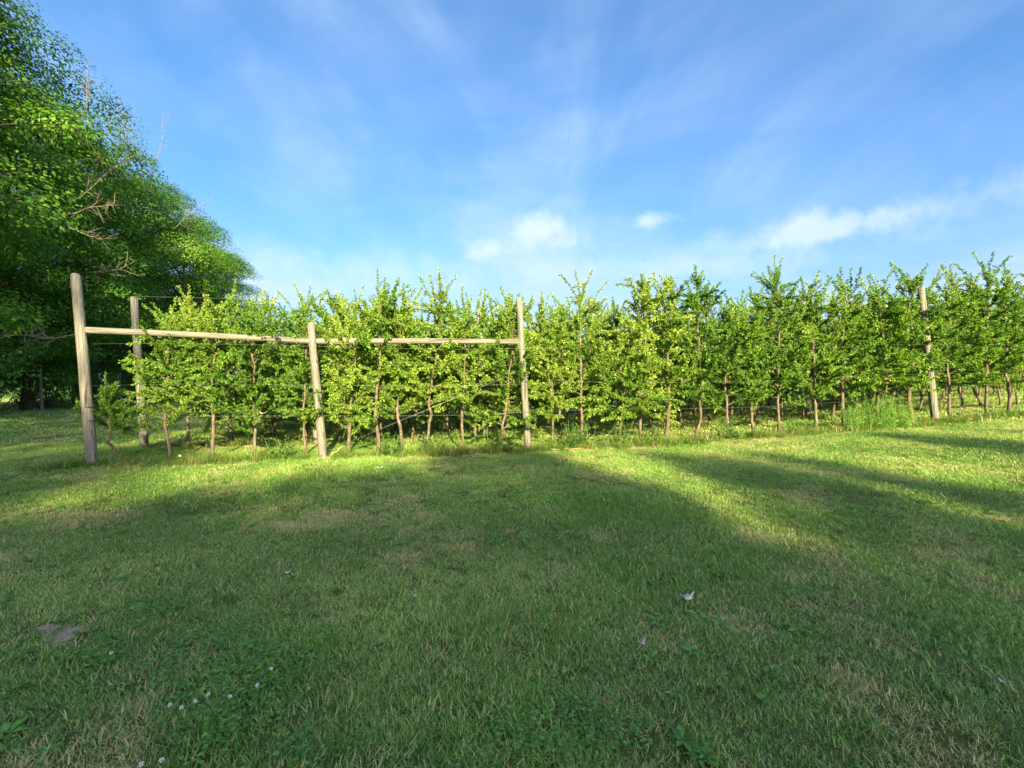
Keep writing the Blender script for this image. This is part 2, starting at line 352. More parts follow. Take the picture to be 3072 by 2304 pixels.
ground = obj('ground', gme); tag(ground, 'lawn and orchard ground rising gently to the right', kind='structure')

# ------------------------------------------------------------------ orchard rows: straight lines, parallel
SL = 0.19
def row_y(k, x): return 9.6 + 2.6 * k + SL * x
def row_at(k, u):                        # where row k crosses photo column u
    q = (u - 1536.0) / F; Y = (9.6 + 2.6 * k) / (1 - SL * q); return q * Y, Y
ROWDIR = np.array([1, SL, 0]) / math.hypot(1, SL)
ROWN = np.array([-SL, 1, 0]) / math.hypot(1, SL)

# ------------------------------------------------------------------ trees
def curve(p0, d0, length, n, bend, jit, q):
    P = [np.array(p0, float)]; d = nrm(np.array(d0, float))
    for i in range(n):
        d = nrm(d + np.array(bend) / n + q.normal(0, jit, 3)); P.append(P[-1] + d * length / n)
    return np.array(P)

def apple_variant(seed, H=3.3, dens=1.0, bare=0.62, spread=1.0, dead=0, crook=1.0):
    """trunk, branches and foliage meshes of one slender trellised apple tree."""
    q = np.random.default_rng(seed)
    lead = H - q.uniform(0.45, 0.85)
    n = 15; z = np.linspace(0, lead, n + 1)
    wob = np.cumsum(q.normal(0, 0.018 * crook, (n + 1, 2)), 0) + np.sin(z * q.uniform(1.2, 2.4) + q.uniform(0, 6))[:, None] * q.normal(0, 0.02 * crook, 2)[None]
    wob -= wob[0]
    P = np.column_stack([wob, z]); P[0, 2] = -0.06
    r0 = q.uniform(0.024, 0.036)
    rad = r0 * (1 - 0.8 * z / lead) + 0.004; rad[0] *= 1.25
    tr = Tubes(); tr.add(P, rad, 8, True, 0.22, seed)
    br = Tubes(); LP = []; LD = []; LU = []; LL = []; LR = []
    def put(p, d, length, base):
        LP.append(p); LD.append(d); LL.append(length); LR.append(base)
    def leafy(C, r_in, young, dn):
        seg = np.linalg.norm(np.diff(C, axis=0), axis=1).sum()
        m = max(2, int(seg / 0.0155 * dn))
        for s in np.linspace(0.12, 1.0, m):
            k = s * (len(C) - 1); i = min(int(k), len(C) - 2); p = C[i] + (C[i + 1] - C[i]) * (k - i)
            t = nrm(C[i + 1] - C[i])
            for _ in range(q.integers(2, 5)):
                a = nrm(q.normal(0, 1, 3)); a = nrm(a - t * a.dot(t) + t * 0.65 + np.array([0, 0, 0.25]))
                put(p + q.normal(0, 0.008, 3), a, q.uniform(0.036, 0.064), 0.30 * young + 0.18 * s + q.uniform(0.05, 0.6))
    nb = int(q.integers(27, 33) * dens)
    for i in range(nb):
        f = (i + q.uniform(0, 1)) / nb
        h = bare + (lead - bare - 0.08) * f ** 0.9
        k = h / lead * n; j = min(int(k), n - 1); p = P[j] + (P[j + 1] - P[j]) * (k - j); p = np.array([p[0], p[1], h])
        az = i * 2.4 + q.uniform(-0.5, 0.5)
        ln = (0.88 - 0.34 * f) * q.uniform(0.65, 1.2) * spread
        d = np.array([math.cos(az), math.sin(az) * 0.75, q.uniform(0.1, 0.7)])
        C = curve(p, d, ln, 6, (0, 0, q.uniform(-0.7, 0.25)), 0.10, q)
        br.add(C, np.linspace(0.012 - 0.005 * f, 0.003, len(C)), 5, False)
        leafy(C, 0, 0.3, 1.0)
        for _ in range(q.integers(4, 8)):
            s = q.integers(1, 6); d2 = nrm(C[min(s + 1, 6)] - C[s]) + q.normal(0, 0.55, 3) + np.array([0, 0, 0.35])
            C2 = curve(C[s], d2, q.uniform(0.16, 0.42) * spread, 4, (0, 0, q.uniform(-0.3, 0.4)), 0.1, q)
            br.add(C2, np.linspace(0.005, 0.002, len(C2)), 4, False)
            leafy(C2, 0, 0.55, 1.0)
    for i in range(q.integers(4, 8)):                       # upright new shoots over the top wire
        s = P[-1 - q.integers(0, 4)] if i else P[-1]
        d = np.array([q.normal(0, 0.3), q.normal(0, 0.25), 1.0]) if i else np.array([q.normal(0, .12), q.normal(0, .12), 1.0])
        ln = (H - s[2]) * q.uniform(0.6, 1.05) if i else H - s[2]
        C = curve(s, d, max(ln, 0.3), 7, (q.normal(0, .4), q.normal(0, .2), 0), 0.05, q)
        br.add(C, np.linspace(0.006, 0.002, len(C)), 4, False)
        leafy(C, 0, 0.9, 0.85)
        for s_ in range(1, 5):
            C2 = curve(C[s_], (q.normal(0, .7), q.normal(0, .6), 0.7), q.uniform(0.10, 0.30) * (1.2 - .2 * s_), 4, (0, 0, 0.3), 0.1, q)
            br.add(C2, np.linspace(0.004, 0.002, len(C2)), 3, False); leafy(C2, 0, 0.8, 0.9)
    for i in range(dead):                                   # bare dead shoots at the top
        C = curve(P[-2 - i], (q.normal(0, 0.3), q.normal(0, 0.2), 1.0), q.uniform(0.7, 1.0), 7, (0, 0, 0), 0.07, q)
        br.add(C, np.linspace(0.007, 0.0022, len(C)), 4, False)
        for s in range(2, 7):
            C2 = curve(C[s], (q.normal(0, .7), q.normal(0, .7), 0.6), q.uniform(0.1, 0.3), 3, (0, 0, 0.3), 0.06, q)
            br.add(C2, np.linspace(0.004, 0.0015, len(C2)), 3, False)
    LP = np.array(LP); LD = np.array(LD); LL = np.array(LL); LR = np.array(LR)
    LN = nrm(np.array([0, 0, 0.55]) + q.normal(0, 0.6, LP.shape))
    fo = leaves_mesh('apple_foliage', LP, LD, LN, LL, LL * q.uniform(0.42, 0.58, len(LL)), np.clip(LR, 0, 1), M['apple'], 0.28, 0.3)
    return tr.mesh('apple_trunk', M['abark']), br.mesh('apple_branches', M['abark']), fo, H

VAR = [apple_variant(100 + i, H=[3.3, 3.45, 3.15, 3.55, 3.3, 3.4, 3.2, 3.5, 3.35, 3.25, 3.6, 3.3, 3.4, 3.3][i], dens=[1, 1.15, .8, .95, 1.15, .85, 1.2, .8, 1, 1.1, .9, 1.2, .75, 1][i],
                     bare=[.55, .7, .38, .85, .5, .42, .62, .9, .4, .7, .55, .35, .75, .6][i], spread=[1, 1.1, 1.2, .85, 1, 1.2, .95, .8, 1.15, .95, 1, 1.25, .85, 1.05][i]) for i in range(14)]
V_SPARSE = apple_variant(301, 2.0, 0.5, 0.7, 0.8, 0, 2.2)      # stunted end tree
V_DEAD = apple_variant(302, 3.3, 0.9, 0.75, 0.9, 2, 1.6)       # bare twigs at the top
V_DEAD2 = apple_variant(305, 3.5, 0.9, 0.6, 0.95, 3, 1.3)
V_LOW = apple_variant(303, 2.2, 1.1, 0.55, 1.15, 0, 1.5)       # low bushy tree
V_TALL = apple_variant(304, 4.0, 1.15, 0.6, 1.0, 0, 1.0)
def put_apple(var, x, y, rz, sc, label, group):
    o = empty('apple_tree', (x, y, g1(x, y)), rz); o.scale = (sc, sc, sc)
    tag(o, label, 'apple tree', group)
    obj('trunk', var[0], o); tag(obj('branches', var[1], o), kind='stuff'); tag(obj('foliage', var[2], o), kind='stuff')
    return o
ORD = ['first', 'second', 'third', 'fourth', 'fifth', 'sixth', 'seventh', 'eighth', 'ninth', 'tenth', 'eleventh', 'twelfth', 'thirteenth', 'fourteenth', 'fifteenth',
       'sixteenth', 'seventeenth', 'eighteenth', 'nineteenth', 'twentieth', 'twenty-first', 'twenty-second', 'twenty-third', 'twenty-fourth', 'twenty-fifth', 'twenty-sixth',
       'twenty-seventh', 'twenty-eighth', 'twenty-ninth']
# photo column of each trunk in the front row, top row (photo line) and special variant
FRONT = [(364, 1130, 'S'), (510, 905, 0), (637, 890, 1), (761, 900, 2), (920, 930, 3), (1045, 880, 4), (1135, 835, 5), (1205, 855, 6), (1280, 830, 'D'), (1392, 880, 7), (1505, 875, 8),
         (1658, 930, 9), (1744, 830, 10), (1850, 1030, 'L'), (1920, 830, 11), (2000, 830, 12), (2087, 820, 13), (2187, 880, 0), (2260, 900, 4), (2336, 780, 'T'), (2444, 830, 2),
         (2532, 830, 'E'), (2634, 820, 6), (2733, 790, 1), (2849, 810, 9), (2962, 770, 10), (3025, 800, 5), (3120, 800, 3), (3215, 810, 8)]
XTRA = {'S': ', stunted and crooked', 'D': ', bare shoots at its top', 'L': ', low and bushy', 'T': ', the tallest', 'E': ', dead twigs on top'}
q = np.random.default_rng(5)
SPEC = {'S': V_SPARSE, 'D': V_DEAD, 'L': V_LOW, 'T': V_TALL, 'E': V_DEAD2}
for i, (u, v, k) in enumerate(FRONT):
    x, y = row_at(0, u); y += 0.42 + q.normal(0, 0.05); x = ray(u, y); z = g1(x, y)
    var = SPEC[k] if k in SPEC else VAR[k]
    H = CAMZ + (1152 - v) / F * y - z
    put_apple(var, x, y, q.uniform(0, 6.28) if k not in SPEC else 0.3, float(np.clip(1.04 * H / var[3], 0.75, 1.3)),
              '%s apple tree from the left in the front row%s' % (ORD[i], XTRA.get(k, ', slender and leafy')), 'apple trees of the front row')
def ordw(n):
    if n < 20: return ORD[n]
    tens = {2: ('twenty', 'twentieth'), 3: ('thirty', 'thirtieth'), 4: ('forty', 'fortieth'), 5: ('fifty', 'fiftieth')}[(n + 1) // 10]; d = (n + 1) % 10
    return tens[1] if d == 0 else tens[0] + '-' + ORD[d - 1]
ROWNAME = ['front', 'second', 'third', 'fourth', 'fifth', 'sixth']
ROWLEFT = [0, -7.6, -7.9, -8.3, -8.8, -9.2]
for k in range(1, 6):
    cnt = 0; x = ROWLEFT[k]; xmax = 1.18 * (9.6 + 2.6 * k) / (1 - SL * 1.18) * (1.0 if k < 4 else 0.95)
    while x < xmax:
        y = row_y(k, x) + q.normal(0, 0.07)
        put_apple(VAR[q.integers(0, 14)], x, y, q.uniform(0, 6.28), q.uniform(1.04, 1.26),
                  'apple tree of the %s orchard row, %s from the left end of that row' % (ROWNAME[k], ordw(cnt)), 'apple trees of the %s row' % ROWNAME[k])
        cnt += 1; x += q.uniform(0.72, 0.98) if k < 4 else q.uniform(0.85, 1.15)

# ------------------------------------------------------------------ forest on the left
def rprof(t): return np.sin(np.pi * np.clip(0.10 + 0.84 * t, 0, 1)) ** 0.75
def forest_variant(seed, H=16.0, zb=2.2, Rr=5.0, nl=70, nleaf=95000, leaf=0.115, dens_top=1.0):
    q = np.random.default_rng(seed)
    tr = Tubes(); br = Tubes()
    top = H * 0.8; nn = 9; z = np.linspace(-0.2, top, nn)
    P = np.column_stack([np.cumsum(q.normal(0, 0.12, nn)), np.cumsum(q.normal(0, 0.12, nn)), z]); P[:, :2] -= P[0, :2]
    tr.add(P, np.linspace(0.30, 0.05, nn), 10, True, 0.15, seed)
    C = []; RR = []
    for i in range(nl):
        t = (i + q.uniform(0, 1)) / nl; az = i * 2.39996 + q.uniform(-.5, .5)
        zc = zb + (H - zb - 0.6) * t
        rr = Rr * rprof(t) * (0.86 + 0.28 * math.sin(az * 2 + seed)) * q.uniform(0.62, 1.12)
        C.append((rr * math.cos(az), rr * math.sin(az), zc + q.normal(0, 0.4))); RR.append(Rr * q.uniform(0.11, 0.29))
    C = np.array(C); RR = np.array(RR)
    for i in range(0, nl, 2):
        zt = min(max(C[i, 2] - np.hypot(C[i, 0], C[i, 1]) * 0.55, 1.4), top)
        k = np.interp(zt, z, np.arange(nn)); j = min(int(k), nn - 2); s = P[j] + (P[j + 1] - P[j]) * (k - j)
        mid = (s + C[i]) / 2 + q.normal(0, 0.25, 3) + np.array([0, 0, 0.3])
        B = np.array([(1 - a) ** 2 * s + 2 * a * (1 - a) * mid + a * a * C[i] for a in np.linspace(0, 1, 6)])
        br.add(B, np.linspace(0.085, 0.02, 6), 5, False)
        for _ in range(4):
            B2 = curve(C[i], q.normal(0, 1, 3) + nrm(C[i] * np.array([1, 1, 0.2])), RR[i] * 0.95, 4, (0, 0, 0), 0.15, q)
            br.add(B2, np.linspace(0.018, 0.005, 5), 4, False)
    pr = RR ** 2; pr /= pr.sum()
    li = q.choice(nl, nleaf, p=pr)
    d = nrm(q.normal(0, 1, (nleaf, 3)) + 0.5 * nrm(C[li] - np.array([0, 0, H * 0.45])) + np.array([0, 0, 0.15]))
    rr = RR[li] * (q.uniform(0.25, 1.0, nleaf) ** 0.45) * (0.78 + 0.5 * vnoise(d[:, 0] * 2.7 + li * 3.3, d[:, 1] * 2.7 + d[:, 2] * 2.1, seed))
    e = nrm(np.column_stack([C[li, 0], C[li, 1], np.zeros(nleaf)]) + 1e-6); along = (d * e).sum(1) * rr
    pos = C[li] + d * rr[:, None] * np.array([1.0, 1.0, 0.6]) + e * along[:, None] * 0.75
    pos[:, 2] -= 0.22 * np.maximum(along, 0) ** 2
    nor = nrm(d * 0.8 + np.array([0, 0, 0.55]) + q.normal(0, 0.22, (nleaf, 3)))
    ax = nrm(np.cross(nor, q.normal(0, 1, (nleaf, 3))) + d * 0.4 + np.array([0, 0, -0.25]))
    Ln = leaf * q.uniform(0.65, 1.25, nleaf)
    rnd = np.clip(0.2 + 0.4 * q.random(nleaf) + 0.5 * (q.random(nl)[li] - 0.4), 0, 1)
    fo = leaves_mesh('forest_foliage', pos, ax, nor, Ln, Ln * q.uniform(0.55, 0.8, nleaf), rnd, M['maple'], 0.2, 0.2, True)
    return tr.mesh('forest_trunk', M['mbark']), br.mesh('forest_branches', M['mbark']), fo, H
FV = [forest_variant(700 + i, 16.0, [1.9, 2.4, 2.0, 2.3][i], [4.9, 5.3, 4.6, 5.1][i], [96, 104, 88, 100][i]) for i in range(4)]
def put_forest(var, x, y, rz, sc, label, group, name='broadleaf_tree'):
    o = empty(name, (x, y, g1(x, y)), rz); o.scale = (sc, sc, sc); tag(o, label, 'tree', group)
    obj('trunk', var[0], o); tag(obj('branches', var[1], o), kind='stuff'); tag(obj('foliage', var[2], o), kind='stuff')
    return o
EDGE = [(-24.0, 15.8, 1.38, 0, 'big leafy tree at the left frame edge, its branch tips reaching into the sky'),
        (-25.6, 20.6, 1.2, 1, 'dense green tree second along the forest edge, dead branches showing on its side'),
        (-27.1, 25.4, 1.13, 2, 'dark green tree third along the forest edge, behind the wire fence post'),
        (-28.2, 30.6, 1.12, 3, 'leafy tree fourth along the forest edge, bare twigs rising over its top'),
        (-29.0, 36.0, 1.1, 0, 'sunlit leafy tree fifth along the receding forest edge'),
        (-30.2, 41.6, 1.08, 1, 'yellow-green sunlit tree sixth along the receding forest edge'),
        (-31.4, 47.4, 1.0, 2, 'last tree of the forest edge, standing just left of the open sky')]
ftrees = []
for i, (x, y, s, k, lab) in enumerate(EDGE):
    ftrees.append(put_forest(FV[k], x, y, [0.4, 2.1, 4.0, 5.2, 1.3, 3.1, 0.9][i], s, lab, 'trees of the forest edge'))
for i, (x, y, s) in enumerate([(-31, 21, 1.05), (-33.5, 29, 1.03), (-35.5, 37, 1.05), (-38, 46, 1.0)]):
    put_forest(FV[(i + 1) % 4], x, y, i * 1.7, s, 'forest tree in the second line behind the forest edge, %s from the left' % ORD[i], 'trees deeper in the forest')
for i, (x, y, s) in enumerate([(-20.5, 9.0, 1.05), (-20, 1.5, 1.05), (-21, -6, 1.0), (-20.5, -14, 1.05), (-21, -22, 1.05), (-2.9, -23, 1.1), (-10.5, -14, 1.1)]):
    put_forest(FV[(i + 2) % 4], x, y, 1 + i * 1.3, s, 'forest tree beside the lawn out of the picture, %s on that side' % ORD[i], 'trees beside the lawn out of frame')
# dead branches
def dead_branch(parent, start, d, ln, seed, up=0.0):
    q = np.random.default_rng(seed); tb = Tubes()
    C = curve(start, d, ln, 8, (0, 0, up), 0.09, q); tb.add(C, np.linspace(0.02, 0.006, 9), 5)
    for s in range(2, 9):
        for _ in range(2):
            d2 = nrm(C[min(s, 7) + 1] - C[min(s, 7)]) + q.normal(0, 0.55, 3) + np.array([0, 0, up * 0.5])
            C2 = curve(C[s], d2, ln * q.uniform(0.18, 0.42), 5, (0, 0, up), 0.12, q); tb.add(C2, np.linspace(0.008, 0.003, 6), 4, False)
            for _ in range(2):
                t = q.integers(1, 5); C3 = curve(C2[t], nrm(C2[t + 1] - C2[t]) + q.normal(0, 0.6, 3), ln * q.uniform(0.08, 0.18), 3, (0, 0, 0), 0.1, q)
                tb.add(C3, np.linspace(0.006, 0.003, 4), 3, False)
    o = obj('dead_branch', tb.mesh('dead_branch', M['dead']), parent); o['label'] = 'bare grey dead branch'
    return o
def local(o, p):
    c, s = math.cos(-o.rotation_euler.z), math.sin(-o.rotation_euler.z); k = o.scale.x
    x, y, z = p[0] - o.location.x, p[1] - o.location.y, p[2] - o.location.z
    return np.array([c * x - s * y, s * x + c * y, z]) / k
def ldir(o, d):
    c, s = math.cos(-o.rotation_euler.z), math.sin(-o.rotation_euler.z); return np.array([c * d[0] - s * d[1], s * d[0] + c * d[1], d[2]])
def at(u, v, Y): return np.array([ray(u, Y), Y, CAMZ + (1152 - v) / F * Y])
for ti, u, v, Y, d, ln, up in [(1, 110, 465, 18.0, (1, -.2, .5), 2.6, 0), (1, 225, 600, 18.5, (1, -.3, .35), 2.6, 0.1), (1, 205, 640, 18.2, (1, -.3, -.05), 2.6, 0),
                               (1, 205, 680, 18.2, (1, -.2, -.4), 1.6, 0), (1, 215, 826, 18.0, (1, -.3, .12), 2.6, 0),
                               (0, 240, 1000, 16.5, (-1, -.1, -.1), 2.4, 0), (2, 520, 690, 23, (1, -.4, .5), 2.2, .2), (1, 250, 345, 20, (.5, 0, 1), 1.8, .3)]:
    o = ftrees[ti]; dead_branch(o, local(o, at(u, v, Y)), ldir(o, d), ln / o.scale.x, int(u * 7 + v), up)
for i, (u, v) in enumerate([(375, 560), (400, 560), (430, 570), (450, 585), (350, 540)]):
    o = ftrees[3]; dead_branch(o, local(o, at(u, v, 29.0)), ldir(o, (0.12 * (i - 2), 0, 1)), 3.6, 900 + i, 0.5)
# undergrowth behind the fence
def bush_variant(seed, Rr, H, nleaf):
    q = np.random.default_rng(seed); nl = 26
    C = np.column_stack([q.normal(0, Rr * .5, nl), q.normal(0, Rr * .4, nl), q.uniform(0.25, H, nl)]); RR = q.uniform(.3, .6, nl) * Rr * .6
    li = q.integers(0, nl, nleaf); d = nrm(q.normal(0, 1, (nleaf, 3)) + np.array([0, 0, .3])); pos = C[li] + d * (RR[li] * q.uniform(.4, 1, nleaf) ** .5)[:, None]
    pos[:, 2] = np.maximum(pos[:, 2], 0.05)
    nor = nrm(d * .6 + np.array([0, 0, .7]) + q.normal(0, .35, (nleaf, 3))); ax = np.cross(nor, q.normal(0, 1, (nleaf, 3)))
    Ln = .12 * q.uniform(.6, 1.2, nleaf)
    fo = leaves_mesh('bush_foliage', pos, ax, nor, Ln, Ln * .65, q.uniform(0, .7, nleaf), M['maple'], .2, .2, True)
    tb = Tubes()
    for i in range(nl): tb.add(np.array([[C[i, 0] * .15, C[i, 1] * .15, -.05], [C[i, 0] * .5, C[i, 1] * .5, C[i, 2] * .55], C[i]]), [.03, .02, .01], 5, False)
    return tb.mesh('bush_stems', M['mbark']), fo
BV = [bush_variant(50, 2.2, 2.4, 6000), bush_variant(51, 1.9, 3.2, 6000)]
FENCE0 = np.array([-24.6, 23.8]); FDIR = nrm(np.array([-1.6, 8.0]))
for i, (t, off, s) in enumerate([(-2.5, 2.6, 1.0), (1.0, 2.9, .9), (3.6, 2.2, 1.1), (6.6, 2.6, 1.0), (10.0, 2.4, 1.1), (14, 2.8, 1.1), (19, 2.6, 1.1)]):
    p = FENCE0 + FDIR * t + np.array([-FDIR[1], FDIR[0]]) * off
    o = empty('understory_bush', (p[0], p[1], g1(p[0], p[1])), i * 1.1); o.scale = (s, s, s)
    tag(o, 'dark leafy bush behind the wire fence, %s from the left' % ORD[i], 'bush', 'bushes behind the wire fence')
    obj('stems', BV[i % 2][0], o); tag(obj('foliage', BV[i % 2][1], o), kind='stuff')

# ------------------------------------------------------------------ shade trees behind the camera (their shadows lie on the lawn)
SHY = -28.0
def shade_lobe(xt, ys, wd, dp=0.9):          # lobe whose top shades the lawn as far as (xt, ys)
    k = (ys - SHY) / math.cos(R(SUN_AZ)); h = k * math.tan(R(SUN_EL)); x = xt - (ys - SHY) * math.tan(R(SUN_AZ))
    return (x, h, wd)
def shade_tree(xc, lobes, label, seed, wide=4.0, solid=11.0):
    q = np.random.default_rng(seed); C = []; RR = []
    for (x, h, wd) in lobes:                 # a column of leafy lobes under every top
        z = h - wd * .8
        while z > solid - 1.5: C.append((x + q.normal(0, .08), q.normal(0, .5), z)); RR.append(wd * (1 + .06 * (h - z))); z -= wd * .9
    for x in np.arange(xc - wide, xc + wide, .7):
        for k in range(2):
            if q.random() < (.26, .1)[k]: continue
            C.append((x + q.normal(0, .15), q.normal(0, .4), solid - 1.0 - 1.3 * k + q.normal(0, .22))); RR.append(1.0)
    for i in range(46):
        t = q.random(); C.append((xc + q.uniform(-1, 1) * wide, q.normal(0, 1.3), 3.0 + (solid - 4.4) * t)); RR.append(q.uniform(1.0, 1.6))
    C = np.array(C); RR = np.array(RR); n = 52000; pr = RR ** 2 / (RR ** 2).sum(); li = q.choice(len(C), n, p=pr)
    d = nrm(q.normal(0, 1, (n, 3))); pos = C[li] + d * (RR[li] * q.uniform(.2, 1, n) ** .5)[:, None]
    pos[:, 0] -= xc
    nor = nrm(q.normal(0, 1, (n, 3)) + np.array([0, -.6, .4])); ax = np.cross(nor, q.normal(0, 1, (n, 3)))
    Ln = .27 * q.uniform(.7, 1.2, n)
    o = empty('shade_tree', (xc, SHY, g1(xc, SHY))); tag(o, label, 'tree', 'shade trees behind the camera')
    tag(obj('foliage', leaves_mesh('shade_foliage', pos, ax, nor, Ln, Ln * .7, q.uniform(0, .8, n), M['maple'], .2, .2, True), o), kind='stuff')
    tb = Tubes(); tb.add(np.array([[0, 0, -.2], [.1, 0, 4], [0, .1, 8], [.1, 0, solid]]), [.34, .26, .18, .08], 9); obj('trunk', tb.mesh('shade_trunk', M['mbark']), o)
    bb = Tubes()
    for i in range(0, len(C), 2):
        bb.add(np.array([[0, 0, min(C[i, 2] * .6, solid - 1)], [(C[i, 0] - xc) * .5, C[i, 1] * .5, C[i, 2] * .85], [C[i, 0] - xc, C[i, 1], C[i, 2]]]), [.07, .05, .02], 5, False)
    tag(obj('branches', bb.mesh('shade_branches', M['mbark']), o), kind='stuff')
    return o
def X0(xt, ys): return xt - (ys - SHY) * math.tan(R(SUN_AZ))
S = shade_lobe
shade_tree(-2.1, [S(-13.5, 10, 1.6), S(-11.0, 9.5, 1.5), S(-9.0, 8.5, 1.2), S(-7.6, 6.6, .9)], 'tall leafy tree behind the camera, far left', 21, 3.4, 11.95)
shade_tree(5.7, [S(-6.3, 4.6, .7), S(-5.2, 5.6, .8), S(-4.2, 6.6, .9), S(-3.0, 7.4, .9), S(-2.0, 8.6, .8)], 'tall leafy tree behind the camera, left of centre', 22, 3.9, 12.1)
shade_tree(10.5, [S(-1.3, 9.8, .7), S(-0.4, 10.4, .6), S(0.3, 9.4, .5), S(0.95, 7.3, .36), S(2.6, 9.6, .36)], 'tall leafy tree behind the camera at the centre', 23, 3.2, 12.4)
shade_tree(15.5, [S(3.4, 8.8, .5), S(4.4, 9.4, .34), S(5.5, 7.0, .5), S(6.7, 6.4, .45)], 'tall leafy tree behind the camera, right of centre', 24, 3.2, 12.35)
shade_tree(22.1, [S(7.9, 11.0, .75), S(9.2, 8.2, .6), S(10.5, 10.5, .7), S(12, 7.5, .8)], 'tall leafy tree behind the camera, to the right', 25, 4.2, 12.35)
shade_tree(30.4, [S(14.5, 7, 1.3), S(17, 7, 1.5), S(19.5, 6.5, 1.4), S(22.5, 7, 1.4)], 'tall leafy tree behind the camera, far right', 26, 4.8, 11.95)

# ------------------------------------------------------------------ posts, rails, wires
def post_mesh(name, h, r, lean, seed, chamfer=0.012):
    q = np.random.default_rng(seed); n = 12; z = np.concatenate([[-0.5], np.linspace(0, h - chamfer, n), [h]])
    P = np.column_stack([lean * z / h + np.cumsum(q.normal(0, .003, len(z))), np.cumsum(q.normal(0, .003, len(z))), z])
    rad = r * (1.08 - .16 * z / h); rad[-1] -= chamfer
    tb = Tubes(); tb.add(P, rad, 18, True, .05, seed)
    return tb.mesh(name, M['post']), P
def rail_obj(p0, p1, r, parent, seed):
    p0 = np.array(p0, float); p1 = np.array(p1, float); v = p1 - p0; ln = np.linalg.norm(v)
    q = np.random.default_rng(seed); x = np.concatenate([[-ln / 2, -ln / 2 + .012], np.linspace(-ln / 2 + .1, ln / 2 - .1, 9), [ln / 2 - .012, ln / 2]])
    P = np.column_stack([x, np.cumsum(q.normal(0, .003, len(x))), .012 * np.cos(x / ln * 3.1)]); rad = r * (1.04 - .1 * (x / ln + .5)); rad[0] -= .01; rad[-1] -= .01
    tb = Tubes(); tb.add(P, rad, 16, True, .06, seed)
    o = obj('rail', tb.mesh('rail', M['rail']), parent); c = (p0 + p1) / 2
    o.location = Vector(c) - parent.location; o.rotation_euler = Vector(v).to_track_quat('X', 'Z').to_euler(); return o
def wire(name, pts, r, mat, parent=None, off=None):
    tb = Tubes(); P = np.array(pts, float)
    if off is not None: P = P - np.array(off)
    tb.add(P, r, 5); return obj(name, tb.mesh(name, mat), parent)
def wrap(parent, c, r, n=3):
    th = np.linspace(0, 2 * math.pi * n, 24 * n); P = np.column_stack([c[0] + r * np.cos(th), c[1] + r * np.sin(th), c[2] + .012 * th / 6.28])
    tb = Tubes(); tb.add(P, .0032, 4); return obj('wire_wrap', tb.mesh('wire_wrap', M['rustwire']), parent)
def brace(k, posts, label, seed, rail_v):
    """posts: (u, top v, radius, lean px at top)"""
    info = []
    for (u, vt, r, lean) in posts:
        x, y = row_at(k, u); z = g1(x, y); h = CAMZ + (1152 - vt) / F * y - z; info.append((x, y, z, h, r, lean / F * y))
    x0, y0, z0 = info[0][:3]; e = empty('trellis_end_brace', (x0, y0, z0)); tag(e, label, 'post frame', 'end braces of the orchard rows')
    for j, (x, y, z, h, r, ln) in enumerate(info):
        me, P = post_mesh('post', h, r, ln, seed + j); o = obj('post', me, e); o.location = (x - x0, y - y0, z - z0)
        for hz in (1.05 + .2 * j, .8) if k == 0 else (1.1,):
            wrap(o, (ln * hz / h, 0, hz), r * 1.04)
    for j, (va, vb) in enumerate(rail_v):
        A, B = info[j], info[j + 1]
        za = CAMZ + (1152 - va) / F * A[1]; zb = CAMZ + (1152 - vb) / F * B[1]
        pa = np.array([A[0] + A[5] * (za - A[2]) / A[3], A[1], za]); pb = np.array([B[0] + B[5] * (zb - B[2]) / B[3], B[1], zb])
        d = nrm(pb - pa); rail_obj(pa + d * A[4] * .86, pb - d * B[4] * .86, .058, e, seed + 20 + j)
    return e, info
br0, I0 = brace(0, [(280, 825, .081, -50), (970, 968, .074, -36), (1584, 893, .069, -26)], 'weathered grey wooden post and rail brace at left end of front orchard row', 40, [(990, 1024), (1024, 1026)])
br1, I1 = brace(1, [(434, 893, .078, -34), (950, 1000, .07, -20), (1458, 928, .074, -18)], 'wooden post and rail brace of the second row, half hidden by leaves', 60, [(1010, 1036), (1040, 1046)])
def toworld(e, I): return [np.array([i[0], i[1], i[2]]) for i in I]
b0 = toworld(br0, I0)
# brace wire from the foot of the middle post up towards the right post and a loose wire off the left post
wv = wire('brace_wire', [b0[1] + [0.05, 0, .12], (b0[1] + b0[2]) / 2 + [0, 0, .93], b0[2] + [-.05, 0, 1.75]], .003, M['wire'], br0, br0.location)
wv2 = wire('brace_wire', [b0[0] + [0.05, -.02, .95], b0[0] + [-.25, .6, 1.02], b0[0] + [-.8, 1.6, 1.35]], .0035, M['rustwire'], br0, br0.location)
def line_post(k, u, vt, r, lean, label, seed):
    x, y = row_at(k, u); y += .28; x = ray(u, y); z = g1(x, y); h = CAMZ + (1152 - vt) / F * y - z
    me, P = post_mesh('trellis_post', h, r, lean / F * y, seed); o = obj('trellis_post', me); o.location = (x, y, z)
    tag(o, label, 'post', 'line posts of the orchard rows'); return o
line_post(0, 2806, 862, .082, -46, 'tall grey wooden trellis post at the right of the front row', 81)
line_post(1, 2425, 905, .078, -12, 'wooden trellis post of the second row, partly hidden behind the tallest tree', 82)
def row_wire(k, x0, x1, h, label, r=.0011):
    X = np.arange(x0, x1, .8); P = np.column_stack([X, row_y(k, X) - .05, gz(X, row_y(k, X)) * .6 + h + .03 * np.sin(X * .8)])
    o = wire('trellis_wire', P, r, M['wire']); tag(o, label, 'wire', 'trellis wires')
for h, nm in ((3.05, 'topmost'), (2.2, 'second'), (1.45, 'third'), (.85, 'lowest')):
    row_wire(0, I0[0][0], 15.5, h, 'thin steel trellis wire, %s along the front orchard row' % nm)
